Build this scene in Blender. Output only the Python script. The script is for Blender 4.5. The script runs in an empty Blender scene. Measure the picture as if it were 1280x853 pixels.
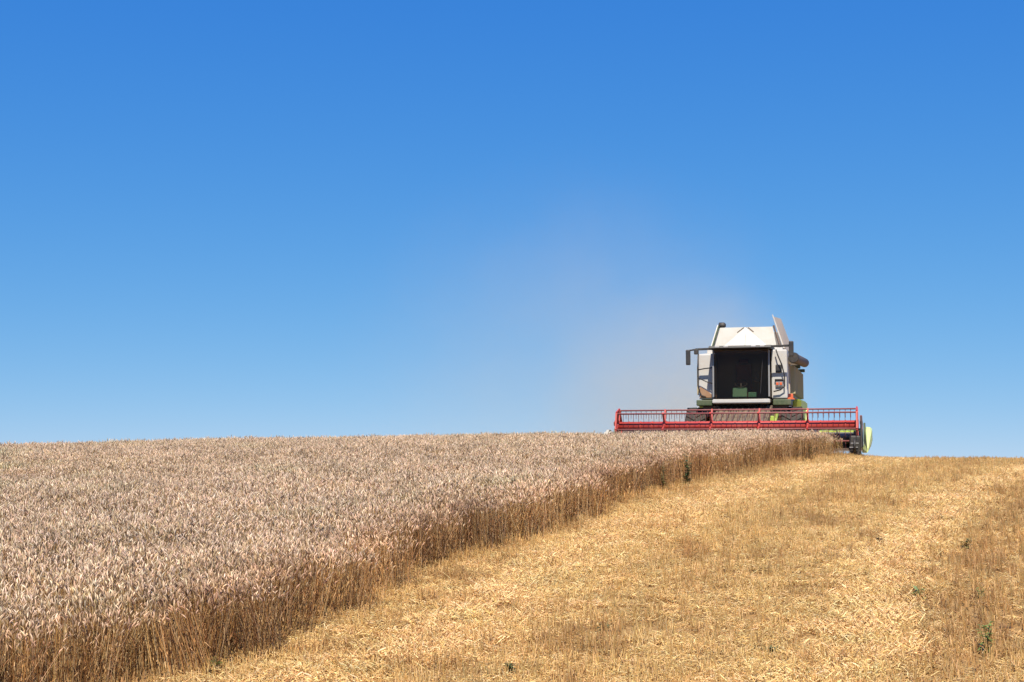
import bpy, bmesh, math, random
import numpy as np
from mathutils import Vector, Matrix

random.seed(7)
rng = np.random.default_rng(7)
R = math.radians
scene = bpy.context.scene
C = scene.collection

# ------------------------------------------------------------------ camera, sky, sun, exposure
CAM_Z = 3.11
cam = bpy.data.cameras.new("camera")
cam.sensor_width = 36.0
cam.lens = 50.0
cam.clip_start = 0.1
cam.clip_end = 9000
cam_o = bpy.data.objects.new("camera", cam)
cam_o.location = (0, 0, CAM_Z)
cam_o.rotation_euler = (R(90 + 4.79), 0, 0)
C.objects.link(cam_o)
scene.camera = cam_o

SUN_AZ, SUN_EL = 184.0, 54.0          # compass azimuth clockwise from +Y, elevation
world = bpy.data.worlds.new("World")
scene.world = world
world.use_nodes = True
wn = world.node_tree.nodes
wl = world.node_tree.links
bg = wn["Background"]
sky = wn.new("ShaderNodeTexSky")
sky.sky_type = 'NISHITA'
sky.sun_disc = False
sky.sun_elevation = R(SUN_EL)
sky.sun_rotation = R(SUN_AZ)
sky.altitude = 200
sky.air_density = 1.0
sky.dust_density = 0.0
sky.ozone_density = 3.0
# the clear, deep blue of this day: look a little above the whitish horizon band and grade each channel
tcw = wn.new("ShaderNodeTexCoord")
lift = wn.new("ShaderNodeVectorMath"); lift.operation = 'ADD'; lift.inputs[1].default_value = (0, 0, 0.10)
wl.new(tcw.outputs["Generated"], lift.inputs[0]); wl.new(lift.outputs[0], sky.inputs[0])
sep = wn.new("ShaderNodeSeparateColor"); com = wn.new("ShaderNodeCombineColor")
wl.new(sky.outputs[0], sep.inputs[0])
for k, (gain, power) in enumerate(((0.239, 1.80), (0.875, 0.92), (3.50, 0.285))):
    p = wn.new("ShaderNodeMath"); p.operation = 'POWER'; p.inputs[1].default_value = power
    q = wn.new("ShaderNodeMath"); q.operation = 'MULTIPLY'; q.inputs[1].default_value = gain
    c = wn.new("ShaderNodeMath"); c.operation = 'MINIMUM'; c.inputs[1].default_value = 7.0
    wl.new(sep.outputs[k], p.inputs[0]); wl.new(p.outputs[0], q.inputs[0]); wl.new(q.outputs[0], c.inputs[0]); wl.new(c.outputs[0], com.inputs[k])
wl.new(com.outputs[0], bg.inputs["Color"])
bg.inputs["Strength"].default_value = 0.10

sun = bpy.data.lights.new("sun", 'SUN')
sun.energy = 4.7
sun.angle = R(0.55)
sun.color = (1.0, 0.93, 0.80)
sun_o = bpy.data.objects.new("sun", sun)
az, el = R(SUN_AZ), R(SUN_EL)
sdir = Vector((math.sin(az) * math.cos(el), math.cos(az) * math.cos(el), math.sin(el)))
sun_o.rotation_euler = sdir.to_track_quat('Z', 'Y').to_euler()
sun_o.location = sdir * 60
C.objects.link(sun_o)

vs = scene.view_settings
vs.view_transform = 'Standard'
vs.look = 'None'
vs.exposure = 0.45
vs.gamma = 1.0
vs.use_curve_mapping = False
scene.cycles.max_bounces = 6
scene.cycles.diffuse_bounces = 3
scene.cycles.transparent_max_bounces = 8
scene.cycles.volume_step_rate = 2.0
scene.cycles.volume_bounces = 2

# ------------------------------------------------------------------ node helpers
def new_mat(name):
    m = bpy.data.materials.new(name)
    m.use_nodes = True
    return m, m.node_tree.nodes, m.node_tree.links, m.node_tree.nodes["Principled BSDF"]

def noise(n, scale, detail=4, rough=0.6):
    t = n.new("ShaderNodeTexNoise")
    t.inputs["Scale"].default_value = scale
    t.inputs["Detail"].default_value = detail
    t.inputs["Roughness"].default_value = rough
    return t

def ramp(n, stops):
    r = n.new("ShaderNodeValToRGB")
    e = r.color_ramp.elements
    while len(e) < len(stops):
        e.new(0.5)
    for k, (p, c) in enumerate(stops):
        e[k].position = p
        e[k].color = (*c, 1) if len(c) == 3 else c
    return r

def mixc(n, l, fac, a, b, mode='MIX'):
    m = n.new("ShaderNodeMix")
    m.data_type = 'RGBA'
    m.blend_type = mode
    if isinstance(fac, (int, float)):
        m.inputs[0].default_value = fac
    else:
        l.new(fac, m.inputs[0])
    for sock, v in ((m.inputs[6], a), (m.inputs[7], b)):
        if isinstance(v, tuple):
            sock.default_value = (*v, 1)
        else:
            l.new(v, sock)
    return m.outputs[2]

def paint(name, col, rough=0.45, dust=0.35, dustcol=(0.42, 0.32, 0.22), metal=0.0, coat=0.0):
    """Machine paint with field dust settled on it in patches."""
    m, n, l, b = new_mat(name)
    tc = n.new("ShaderNodeTexCoord")
    n1 = noise(n, 2.2, 6, 0.65)
    n2 = noise(n, 14, 4, 0.7)
    l.new(tc.outputs["Object"], n1.inputs["Vector"])
    l.new(tc.outputs["Object"], n2.inputs["Vector"])
    r1 = ramp(n, [(0.35, (0, 0, 0)), (0.75, (1, 1, 1))])
    l.new(n1.outputs["Fac"], r1.inputs[0])
    mm = n.new("ShaderNodeMath"); mm.operation = 'MULTIPLY_ADD'
    l.new(r1.outputs[0], mm.inputs[0])
    mm.inputs[1].default_value = dust
    mm.inputs[2].default_value = dust * 0.3
    sp = n.new("ShaderNodeMath"); sp.operation = 'MULTIPLY'
    l.new(mm.outputs[0], sp.inputs[0]); l.new(n2.outputs["Fac"], sp.inputs[1])
    ad = n.new("ShaderNodeMath"); ad.operation = 'MULTIPLY'; ad.use_clamp = True
    l.new(sp.outputs[0], ad.inputs[0]); ad.inputs[1].default_value = 1.8
    c = mixc(n, l, ad.outputs[0], col, dustcol)
    l.new(c, b.inputs["Base Color"])
    rr = n.new("ShaderNodeMath"); rr.operation = 'MULTIPLY_ADD'; rr.use_clamp = True
    l.new(ad.outputs[0], rr.inputs[0]); rr.inputs[1].default_value = 0.5; rr.inputs[2].default_value = rough
    l.new(rr.outputs[0], b.inputs["Roughness"])
    b.inputs["Metallic"].default_value = metal
    b.inputs["Coat Weight"].default_value = coat
    return m

M = {}
M['white'] = paint("white_paint", (0.56, 0.555, 0.53), 0.45, 0.5, (0.50, 0.41, 0.32))
M['tank'] = paint("grain_tank_paint", (0.64, 0.61, 0.55), 0.45, 0.4, (0.52, 0.42, 0.33))
M['tan'] = paint("dusty_tan_panel", (0.50, 0.42, 0.33), 0.6, 0.5)
M['lime'] = paint("lime_green_paint", (0.42, 0.55, 0.05), 0.4, 0.35)
M['palelime'] = paint("pale_lime_paint", (0.60, 0.70, 0.22), 0.4, 0.3, (0.6, 0.55, 0.35))
M['green'] = paint("dark_green_paint", (0.035, 0.07, 0.025), 0.5, 0.2)
M['red'] = paint("red_paint", (0.50, 0.036, 0.03), 0.36, 0.22, (0.50, 0.26, 0.17))
M['darkred'] = paint("dull_red_paint", (0.24, 0.04, 0.04), 0.5, 0.4, (0.35, 0.22, 0.18))
M['black'] = paint("black_plastic", (0.014, 0.015, 0.018), 0.5, 0.12)
M['brown'] = paint("dusty_dark_steel", (0.075, 0.05, 0.04), 0.6, 0.5, (0.25, 0.17, 0.12))
M['steel'] = paint("worn_steel", (0.42, 0.41, 0.40), 0.4, 0.3, metal=0.7)
M['rubber'] = paint("tyre_rubber", (0.02, 0.02, 0.021), 0.8, 0.55, (0.16, 0.12, 0.085))
M['feeder'] = paint("dusty_feeder_steel", (0.09, 0.06, 0.04), 0.7, 0.6, (0.34, 0.24, 0.15))
M['orange'] = paint("orange_reflector", (0.72, 0.13, 0.04), 0.3, 0.15)
M['teal'] = paint("green_console_plastic", (0.10, 0.36, 0.27), 0.5, 0.1)
M['seatred'] = paint("dark_red_upholstery", (0.10, 0.015, 0.015), 0.9, 0.1)
M['cabin'] = paint("cab_lining", (0.20, 0.14, 0.09), 0.9, 0.15)
M['pillar'] = paint("grey_pillar", (0.22, 0.225, 0.23), 0.45, 0.2)
M['leaf'] = paint("dusty_shaded_grey_paint", (0.45, 0.44, 0.385), 0.5, 0.45, (0.46, 0.36, 0.26))  # outer flap leaves' shading put into a greyer base colour, dust over it
M['yellowtan'] = paint("yellowish_louvre", (0.50, 0.40, 0.20), 0.6, 0.4)

def glass_mat(name, tint, gl=0.10):
    m, n, l, b = new_mat(name)
    out = n["Material Output"]
    n.remove(b)
    t = n.new("ShaderNodeBsdfTransparent"); t.inputs[0].default_value = (*tint, 1)
    g = n.new("ShaderNodeBsdfGlossy"); g.inputs["Roughness"].default_value = 0.03
    g.inputs[0].default_value = (0.9, 0.92, 0.95, 1)
    d = n.new("ShaderNodeBsdfDiffuse"); d.inputs[0].default_value = (0.35, 0.26, 0.18, 1)
    f = n.new("ShaderNodeFresnel"); f.inputs[0].default_value = 1.21
    mx = n.new("ShaderNodeMixShader"); l.new(f.outputs[0], mx.inputs[0])
    l.new(t.outputs[0], mx.inputs[1]); l.new(g.outputs[0], mx.inputs[2])
    m2 = n.new("ShaderNodeMixShader"); m2.inputs[0].default_value = 0.008
    l.new(mx.outputs[0], m2.inputs[1]); l.new(d.outputs[0], m2.inputs[2])
    l.new(m2.outputs[0], out.inputs[0])
    return m
M['glass'] = glass_mat("tinted_windscreen", (0.72, 0.67, 0.60))

# ------------------------------------------------------------------ mesh helpers
class MB:
    def __init__(self):
        self.bm = bmesh.new()
    def box(self, x0, x1, y0, y1, z0, z1, bevel=0.0):
        t = bmesh.new()
        bmesh.ops.create_cube(t, size=1.0)
        bmesh.ops.scale(t, vec=(x1 - x0, y1 - y0, z1 - z0), verts=t.verts)
        bmesh.ops.translate(t, vec=((x0 + x1) / 2, (y0 + y1) / 2, (z0 + z1) / 2), verts=t.verts)
        if bevel:
            bmesh.ops.bevel(t, geom=list(t.edges), offset=bevel, segments=2, affect='EDGES', profile=0.6)
        self._add(t)
        return self
    def _add(self, t, mat=None):
        if mat is not None:
            bmesh.ops.transform(t, matrix=mat, verts=t.verts)
        me = bpy.data.meshes.new("tmp")
        t.to_mesh(me); t.free()
        self.bm.from_mesh(me)
        bpy.data.meshes.remove(me)
    def obox(self, sx, sy, sz, mat, bevel=0.0):
        t = bmesh.new()
        bmesh.ops.create_cube(t, size=1.0)
        bmesh.ops.scale(t, vec=(sx, sy, sz), verts=t.verts)
        if bevel:
            bmesh.ops.bevel(t, geom=list(t.edges), offset=bevel, segments=2, affect='EDGES')
        self._add(t, mat)
        return self
    def bar(self, p, q, w, h=None):
        """square bar from p to q"""
        p, q = Vector(p), Vector(q)
        d = q - p
        mat = Matrix.Translation((p + q) / 2) @ d.to_track_quat('Z', 'Y').to_matrix().to_4x4()
        return self.obox(w, h or w, d.length, mat, min(w, h or w) * 0.15)
    def tube(self, pts, r, seg=10, caps=True):
        pts = [Vector(p) for p in pts]
        rs = r if isinstance(r, (list, tuple)) else [r] * len(pts)
        rings = []
        up = None
        for i, p in enumerate(pts):
            d = (pts[min(i + 1, len(pts) - 1)] - pts[max(i - 1, 0)]).normalized()
            if up is None:
                up = d.orthogonal().normalized()
            up = (up - d * up.dot(d)).normalized()
            s = d.cross(up)
            rings.append([self.bm.verts.new(p + (up * math.cos(a) + s * math.sin(a)) * rs[i])
                          for a in [2 * math.pi * k / seg for k in range(seg)]])
        for a, b in zip(rings, rings[1:]):
            for k in range(seg):
                f = self.bm.faces.new((a[k], a[(k + 1) % seg], b[(k + 1) % seg], b[k])); f.smooth = True
        if caps:
            self.bm.faces.new(rings[0][::-1]); self.bm.faces.new(rings[-1])
        return self
    def lathe_x(self, prof, cx, cy, cz, seg=36):
        """prof: list of (x, r), closed solid of revolution about the X axis"""
        rings = []
        for x, r in prof:
            rings.append([self.bm.verts.new((cx + x, cy + r * math.cos(a), cz + r * math.sin(a)))
                          for a in [2 * math.pi * k / seg for k in range(seg)]])
        for a, b in zip(rings, rings[1:]):
            for k in range(seg):
                f = self.bm.faces.new((a[k], a[(k + 1) % seg], b[(k + 1) % seg], b[k])); f.smooth = True
        self.bm.faces.new(rings[0][::-1]); self.bm.faces.new(rings[-1])
        return self
    def prism(self, poly, axis, a0, a1, bevel=0.0):
        """polygon in the two other axes extruded along axis ('x','y','z') from a0 to a1"""
        t = bmesh.new()
        def P(u, v, a):
            return {'x': (a, u, v), 'y': (u, a, v), 'z': (u, v, a)}[axis]
        A = [t.verts.new(P(u, v, a0)) for u, v in poly]
        B = [t.verts.new(P(u, v, a1)) for u, v in poly]
        n = len(poly)
        t.faces.new(A); t.faces.new(B[::-1])
        for k in range(n):
            t.faces.new((A[k], B[k], B[(k + 1) % n], A[(k + 1) % n]))
        bmesh.ops.recalc_face_normals(t, faces=t.faces)
        if bevel:
            bmesh.ops.bevel(t, geom=list(t.edges), offset=bevel, segments=2, affect='EDGES')
        self._add(t)
        return self
    def sheet(self, poly, th):
        """planar polygon in 3D given thickness along its normal"""
        vs_ = [Vector(p) for p in poly]
        nrm = (vs_[1] - vs_[0]).cross(vs_[2] - vs_[0]).normalized() * th / 2
        A = [self.bm.verts.new(v + nrm) for v in vs_]
        B = [self.bm.verts.new(v - nrm) for v in vs_]
        n = len(poly)
        self.bm.faces.new(A); self.bm.faces.new(B[::-1])
        for k in range(n):
            self.bm.faces.new((A[k], B[k], B[(k + 1) % n], A[(k + 1) % n]))
        return self
    def build(self, name, mat, parent=None, smooth=False):
        bmesh.ops.recalc_face_normals(self.bm, faces=self.bm.faces)
        me = bpy.data.meshes.new(name)
        self.bm.to_mesh(me); self.bm.free()
        if smooth:
            me.polygons.foreach_set("use_smooth", [True] * len(me.polygons))
        me.materials.append(mat)
        o = bpy.data.objects.new(name, me)
        C.objects.link(o)
        if parent is not None:
            o.parent = parent
        return o

def tag(o, label=None, cat=None, group=None, kind=None):
    if label: o["label"] = label
    if cat: o["category"] = cat
    if group: o["group"] = group
    if kind: o["kind"] = kind
    return o

# ------------------------------------------------------------------ terrain
S5 = math.tan(R(5))
_ys = np.arange(0, 4000, 0.05)
_sl = np.where(_ys < 29, S5, np.where(_ys < 51, S5 - 0.1175 * (_ys - 29) / 22,
      np.where(_ys < 160, S5 - 0.1175, 0.0)))
_zz = np.concatenate([[0], np.cumsum(_sl[:-1] * 0.05)])
def T(x, y):
    x = np.asarray(x, float); y = np.asarray(y, float)
    z = np.interp(y, _ys, _zz)
    z = np.where(y < 0, y * 0.02, z)
    lx = np.clip(10 - x, 0, 60)
    z = z - 0.0006 * lx ** 2
    sx = np.clip((x - 8.3) / 3.4, 0, 1); sy = np.clip((y - 24) / 14, 0, 1)
    z = z - 0.21 * sx * sx * (3 - 2 * sx) * sy
    # the bank the photographer stands on
    t = np.clip((9.0 - y) / 6.0, 0, 1)
    w = t * t * (3 - 2 * t) * np.clip((40 - np.abs(x)) / 25, 0, 1)
    z = z * (1 - w) + (CAM_Z - 1.7) * w
    z = z + 0.015 * np.sin(x * 1.9 + 0.7 * np.sin(y * .8)) * np.sin(y * 1.3 + x * .4) + 0.012 * np.sin(x * .55 - y * .37)
    return z

EDGE = np.array([(-11, 4), (-7.2, 8.5), (-5.0, 11), (-4.25, 12.1), (-3.55, 12.9), (-3.0, 13.6), (-2.55, 14.3), (-1.81, 17.1), (-0.88, 19.77), (0.79, 23.51),
                 (2.0, 26.48), (3.45, 29.39), (5.27, 32.44), (7.1, 36.0), (8.7, 39.3), (10.25, 43.0), (12.3, 48)])
def edge_x(y):
    return np.interp(y, EDGE[:, 1], EDGE[:, 0])

# ------------------------------------------------------------------ ground
def ground_material():
    m, n, l, b = new_mat("stubble_field_soil")
    tc = n.new("ShaderNodeTexCoord")
    big = noise(n, 0.35, 5, 0.6); mid = noise(n, 3.0, 6, 0.7); fine = noise(n, 45, 5, 0.75)
    for t in (big, mid, fine):
        l.new(tc.outputs["Object"], t.inputs["Vector"])
    r = ramp(n, [(0.30, (0.14, 0.075, 0.035)), (0.48, (0.40, 0.24, 0.10)), (0.62, (0.62, 0.41, 0.18)), (0.8, (0.70, 0.49, 0.24))])
    l.new(fine.outputs["Fac"], r.inputs[0])
    r2 = ramp(n, [(0.35, (0.72, 0.66, 0.6)), (0.65, (1.0, 1.0, 1.0))])
    l.new(mid.outputs["Fac"], r2.inputs[0])
    c = mixc(n, l, 0.8, r.outputs[0], r2.outputs[0], 'MULTIPLY')
    r3 = ramp(n, [(0.35, (0.85, 0.80, 0.72)), (0.65, (1.0, 1.0, 1.0))])
    l.new(big.outputs["Fac"], r3.inputs[0])
    c = mixc(n, l, 0.6, c, r3.outputs[0], 'MULTIPLY')
    l.new(c, b.inputs["Base Color"])
    b.inputs["Roughness"].default_value = 0.95
    b.inputs["Specular IOR Level"].default_value = 0.1
    bp = n.new("ShaderNodeBump"); bp.inputs["Strength"].default_value = 0.6; bp.inputs["Distance"].default_value = 0.03
    l.new(fine.outputs["Fac"], bp.inputs["Height"]); l.new(bp.outputs[0], b.inputs["Normal"])
    return m

def axis(lo, hi, a, b, step):
    out = list(np.arange(a, b + 1e-6, step))
    s, v = step, a
    while v > lo:
        s *= 1.35; v -= s; out.insert(0, max(v, lo))
    s, v = step, b
    while v < hi:
        s *= 1.35; v += s; out.append(min(v, hi))
    return np.array(out)
gx = axis(-2500, 2500, -22, 24, 0.25)
gy = axis(-400, 3500, 7, 62, 0.25)
X, Y = np.meshgrid(gx, gy)
Z = T(X, Y)
gv = np.stack([X.ravel(), Y.ravel(), Z.ravel()], 1)
nx_, ny_ = len(gx), len(gy)
ii = np.arange(nx_ * ny_).reshape(ny_, nx_)
gf = np.stack([ii[:-1, :-1], ii[:-1, 1:], ii[1:, 1:], ii[1:, :-1]], -1).reshape(-1, 4)

def np_mesh(name, verts, quads):
    me = bpy.data.meshes.new(name)
    me.vertices.add(len(verts)); me.vertices.foreach_set("co", np.ascontiguousarray(verts, dtype=np.float32).ravel())
    if len(quads):
        me.loops.add(len(quads) * 4); me.loops.foreach_set("vertex_index", np.ascontiguousarray(quads, dtype=np.int32).ravel())
        me.polygons.add(len(quads)); me.polygons.foreach_set("loop_start", np.arange(len(quads), dtype=np.int32) * 4)
    me.update(calc_edges=True)
    return me
gme = np_mesh("ground", gv, gf)
gme.polygons.foreach_set("use_smooth", [True] * len(gme.polygons))
gme.materials.append(ground_material())
ground = bpy.data.objects.new("ground", gme)
C.objects.link(ground)
tag(ground, kind='structure')

# ------------------------------------------------------------------ crop materials (per-stem colour, per-tuft tint)
def crop_material(name, trans=0.25, rough=0.6):
    m, n, l, b = new_mat(name)
    a = n.new("ShaderNodeAttribute"); a.attribute_name = "col"
    t = n.new("ShaderNodeAttribute"); t.attribute_name = "tint"; t.attribute_type = 'INSTANCER'
    c = mixc(n, l, 1.0, a.outputs["Color"], t.outputs["Color"], 'MULTIPLY')
    l.new(c, b.inputs["Base Color"])
    b.inputs["Roughness"].default_value = rough
    b.inputs["Specular IOR Level"].default_value = 0.25
    tr = n.new("ShaderNodeBsdfTranslucent"); l.new(c, tr.inputs[0])
    mx = n.new("ShaderNodeMixShader"); mx.inputs[0].default_value = trans
    l.new(b.outputs[0], mx.inputs[1]); l.new(tr.outputs[0], mx.inputs[2])
    l.new(mx.outputs[0], n["Material Output"].inputs[0])
    return m
M['wheat'] = crop_material("ripe_wheat", 0.18)
M['straw'] = crop_material("cut_straw", 0.15, 0.5)

class Tuft:
    """thin stems and ears gathered as quads with one colour per stem"""
    def __init__(self):
        self.v, self.f, self.c = [], [], []
    def prism(self, pts, rad, col, seg=3):
        base = len(self.v)
        pts = [Vector(p) for p in pts]
        up = None
        for i, p in enumerate(pts):
            d = (pts[min(i + 1, len(pts) - 1)] - pts[max(i - 1, 0)]).normalized()
            if up is None: up = d.orthogonal().normalized()
            up = (up - d * up.dot(d)).normalized(); s = d.cross(up)
            for k in range(seg):
                a = 2 * math.pi * k / seg
                self.v.append(p + (up * math.cos(a) + s * math.sin(a)) * rad[i]); self.c.append(col)
        for i in range(len(pts) - 1):
            for k in range(seg):
                a = base + i * seg + k; b = base + i * seg + (k + 1) % seg
                self.f.append((a, b, b + seg, a + seg))
    def blade(self, pts, wid, side, col):
        base = len(self.v)
        for p, w in zip(pts, wid):
            self.v.append(Vector(p) - side * w / 2); self.v.append(Vector(p) + side * w / 2)
            self.c += [col, col]
        for i in range(len(pts) - 1):
            a = base + 2 * i
            self.f.append((a, a + 1, a + 3, a + 2))
    def mesh(self, name, mat):
        me = np_mesh(name, np.array([tuple(v) for v in self.v]), np.array(self.f))
        at = me.attributes.new("col", 'FLOAT_COLOR', 'POINT')
        at.data.foreach_set("color", np.array([(*c, 1) for c in self.c], dtype=np.float32).ravel())
        me.materials.append(mat)
        return bpy.data.objects.new(name, me)

def jit(c, j=0.15):
    k = 1 + random.uniform(-j, j)
    return tuple(min(1, x * k * (1 + random.uniform(-.06, .06))) for x in c)

def wheat_tuft(n=16, r=0.17, height=0.66, wild=0.0):
    t = Tuft()
    for _ in range(n):
        a = random.uniform(0, 2 * math.pi); q = r * math.sqrt(random.random())
        x, y = q * math.cos(a), q * math.sin(a)
        h = height * random.uniform(0.86, 1.08)
        la = random.uniform(0, 2 * math.pi); ln = random.uniform(0.01, 0.07) + wild * random.random()
        dx, dy = math.cos(la) * ln, math.sin(la) * ln
        sc = jit(random.choice([(0.56, 0.35, 0.14), (0.64, 0.40, 0.16), (0.34, 0.18, 0.07), (0.70, 0.52, 0.30), (0.14, 0.07, 0.03), (0.20, 0.11, 0.05), (0.80, 0.60, 0.36)]), .2)
        p = [(x, y, -0.02), (x + dx * .25, y + dy * .25, h * .5), (x + dx, y + dy, h)]
        t.prism(p, [.0026, .0022, .0018], sc)
        # ear, nodding a little
        ec = jit(random.choice([(0.68, 0.49, 0.33), (0.62, 0.44, 0.30), (0.72, 0.54, 0.38), (0.40, 0.27, 0.17), (0.22, 0.14, 0.085), (0.66, 0.47, 0.27), (0.84, 0.67, 0.50), (0.80, 0.62, 0.45)]), .18)
        el_ = random.uniform(.045, .072); nod = random.uniform(.1, .9)
        ex, ey = math.cos(la), math.sin(la)
        b0 = Vector((x + dx, y + dy, h))
        d1 = Vector((ex * nod * .6, ey * nod * .6, 1)).normalized(); d2 = Vector((ex * nod * 1.5, ey * nod * 1.5, 1)).normalized()
        p1 = b0 + d1 * el_ * .3; p2 = p1 + d2 * el_ * .4; p3 = p2 + d2 * el_ * .3
        t.prism([b0, p1, p2, p3], [.003, .0072, .0066, .002], ec, 4)
        for _k in range(1):    # awns
            s = Vector((random.uniform(-1, 1), random.uniform(-1, 1), 0)).normalized()
            t.blade([p2, p3 + d2 * .05 + s * .02], [.0022, .0006], s.orthogonal().normalized(), jit((0.70, 0.53, 0.36)))
        # dry leaf blades
        for _k in range(random.choice([0, 1, 1, 2])):
            z0 = h * random.uniform(.2, .75); b = random.uniform(0, 2 * math.pi)
            o = Vector((math.cos(b), math.sin(b), 0)); s = Vector((-o.y, o.x, 0))
            q0 = Vector((x + dx * .4, y + dy * .4, z0)); L = random.uniform(.06, .14)
            t.blade([q0, q0 + o * L * .45 + Vector((0, 0, L * .35)), q0 + o * L * .8 - Vector((0, 0, L * .1))], [.007, .009, .003], s,
                    jit(random.choice([(0.38, 0.21, 0.09), (0.48, 0.29, 0.13), (0.16, 0.085, 0.04), (0.24, 0.13, 0.06), (0.60, 0.42, 0.22)]), .2))
    return t

def stubble_row():
    t = Tuft()
    for k in range(13):
        x = -0.16 + 0.32 * k / 12 + random.uniform(-.012, .012); y = random.uniform(-.02, .02)
        h = random.uniform(.06, .17); lx, ly = random.uniform(-.03, .03), random.uniform(-.03, .03)
        c = jit(random.choice([(0.76, 0.50, 0.20), (0.82, 0.60, 0.30), (0.60, 0.36, 0.13), (0.70, 0.44, 0.18)]), .2)
        t.prism([(x, y, -.02), (x + lx, y + ly, h)], [.0028, .0026], c)
        if random.random() < .4:
            b = random.uniform(0, 6.28); o = Vector((math.cos(b), math.sin(b), 0)); s = Vector((-o.y, o.x, 0))
            q0 = Vector((x, y, h * .6)); L = random.uniform(.05, .12)
            t.blade([q0, q0 + o * L * .6 + Vector((0, 0, .03)), q0 + o * L - Vector((0, 0, .04))], [.006, .008, .003], s, jit((0.58, 0.38, 0.17), .2))
    return t

def litter_patch():
    t = Tuft()
    for k in range(280):
        x, y = random.uniform(-.24, .24), random.uniform(-.24, .24)
        L = random.choice([.02, .025, .03, .04, .05, .06, .09]) * random.uniform(.7, 1.3)
        b = random.uniform(0, 6.28); tilt = random.uniform(-.2, .7)
        z = random.uniform(.004, .06)
        o = Vector((math.cos(b), math.sin(b), 0))
        c = jit(random.choice([(0.80, 0.56, 0.26), (0.84, 0.64, 0.35), (0.76, 0.50, 0.20), (0.68, 0.42, 0.18), (0.42, 0.23, 0.09)]), .22)
        p = Vector((x, y, z)); w = random.uniform(.0022, .0055)
        mid = p + o * L * .5 + Vector((0, 0, tilt * L * .5 + random.uniform(0, .01)))
        t.prism([p, mid, p + o * L + Vector((0, 0, max(tilt, -.02) * L))], [w, w, w * .7], c)
    return t

def stuff(name, label, cat, pts, rot, scl, idx, tint, protos, mat):
    """one object that scatters the given clumps over its points"""
    pc = bpy.data.collections.new(name + "_clumps")     # never linked to the scene
    for p in protos:
        pc.objects.link(p)
    me = np_mesh(name, pts, [])
    def attr(nm, typ, key, data):
        a = me.attributes.new(nm, typ, 'POINT'); a.data.foreach_set(key, np.ascontiguousarray(data).ravel())
    attr("rot", 'FLOAT_VECTOR', "vector", rot.astype(np.float32))
    attr("scl", 'FLOAT_VECTOR', "vector", scl.astype(np.float32))
    attr("idx", 'INT', "value", idx.astype(np.int32))
    attr("tint", 'FLOAT_COLOR', "color", np.concatenate([tint, np.ones((len(tint), 1))], 1).astype(np.float32))
    o = bpy.data.objects.new(name, me); C.objects.link(o)
    me.materials.append(mat)
    ng = bpy.data.node_groups.new(name + "_scatter", 'GeometryNodeTree')
    ng.interface.new_socket("Geometry", in_out='INPUT', socket_type='NodeSocketGeometry')
    ng.interface.new_socket("Geometry", in_out='OUTPUT', socket_type='NodeSocketGeometry')
    n, l = ng.nodes, ng.links
    gi = n.new("NodeGroupInput"); go = n.new("NodeGroupOutput")
    ci = n.new("GeometryNodeCollectionInfo"); ci.inputs["Collection"].default_value = pc
    ci.inputs["Separate Children"].default_value = True; ci.inputs["Reset Children"].default_value = True
    ip = n.new("GeometryNodeInstanceOnPoints"); ip.inputs["Pick Instance"].default_value = True
    def na(nm, typ):
        k = n.new("GeometryNodeInputNamedAttribute"); k.data_type = typ; k.inputs["Name"].default_value = nm
        return k.outputs["Attribute"]
    l.new(gi.outputs[0], ip.inputs["Points"]); l.new(ci.outputs[0], ip.inputs["Instance"])
    l.new(na("idx", 'INT'), ip.inputs["Instance Index"])
    l.new(na("rot", 'FLOAT_VECTOR'), ip.inputs["Rotation"]); l.new(na("scl", 'FLOAT_VECTOR'), ip.inputs["Scale"])
    l.new(ip.outputs[0], go.inputs[0])
    md = o.modifiers.new("scatter", 'NODES'); md.node_group = ng
    tag(o, label, cat, kind='stuff')
    return o

def vnoise(x, y, s, seed):
    """cheap smooth value noise in 0..1"""
    r = np.random.default_rng(seed); g = r.random((256, 256))
    u, v = x / s + 100, y / s + 100
    i, j = np.floor(u).astype(int), np.floor(v).astype(int)
    fu, fv = u - i, v - j
    fu, fv = fu * fu * (3 - 2 * fu), fv * fv * (3 - 2 * fv)
    G = lambda a, b: g[a % 256, b % 256]
    return (G(i, j) * (1 - fu) + G(i + 1, j) * fu) * (1 - fv) + (G(i, j + 1) * (1 - fu) + G(i + 1, j + 1) * fu) * fv

def fbm(x, y, s, seed):
    return (vnoise(x, y, s, seed) + .5 * vnoise(x, y, s / 2.1, seed + 1) + .25 * vnoise(x, y, s / 4.3, seed + 2)) / 1.75

def scatter(x0, x1, y0, y1, cell):
    nx, ny = int((x1 - x0) / cell), int((y1 - y0) / cell)
    a, b = np.meshgrid(np.arange(nx), np.arange(ny))
    x = x0 + (a.ravel() + rng.random(nx * ny)) * cell
    y = y0 + (b.ravel() + rng.random(nx * ny)) * cell
    return x, y

# machine frame: local -Y is forward (towards the viewer), X to the right
YAW = R(-14.5)
ROOT = np.array([7.645, 46.87])
def to_local(x, y):
    dx, dy = x - ROOT[0], y - ROOT[1]
    c, s = math.cos(-YAW), math.sin(-YAW)
    return dx * c - dy * s, dx * s + dy * c
KNIFE_Y = -4.55

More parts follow.
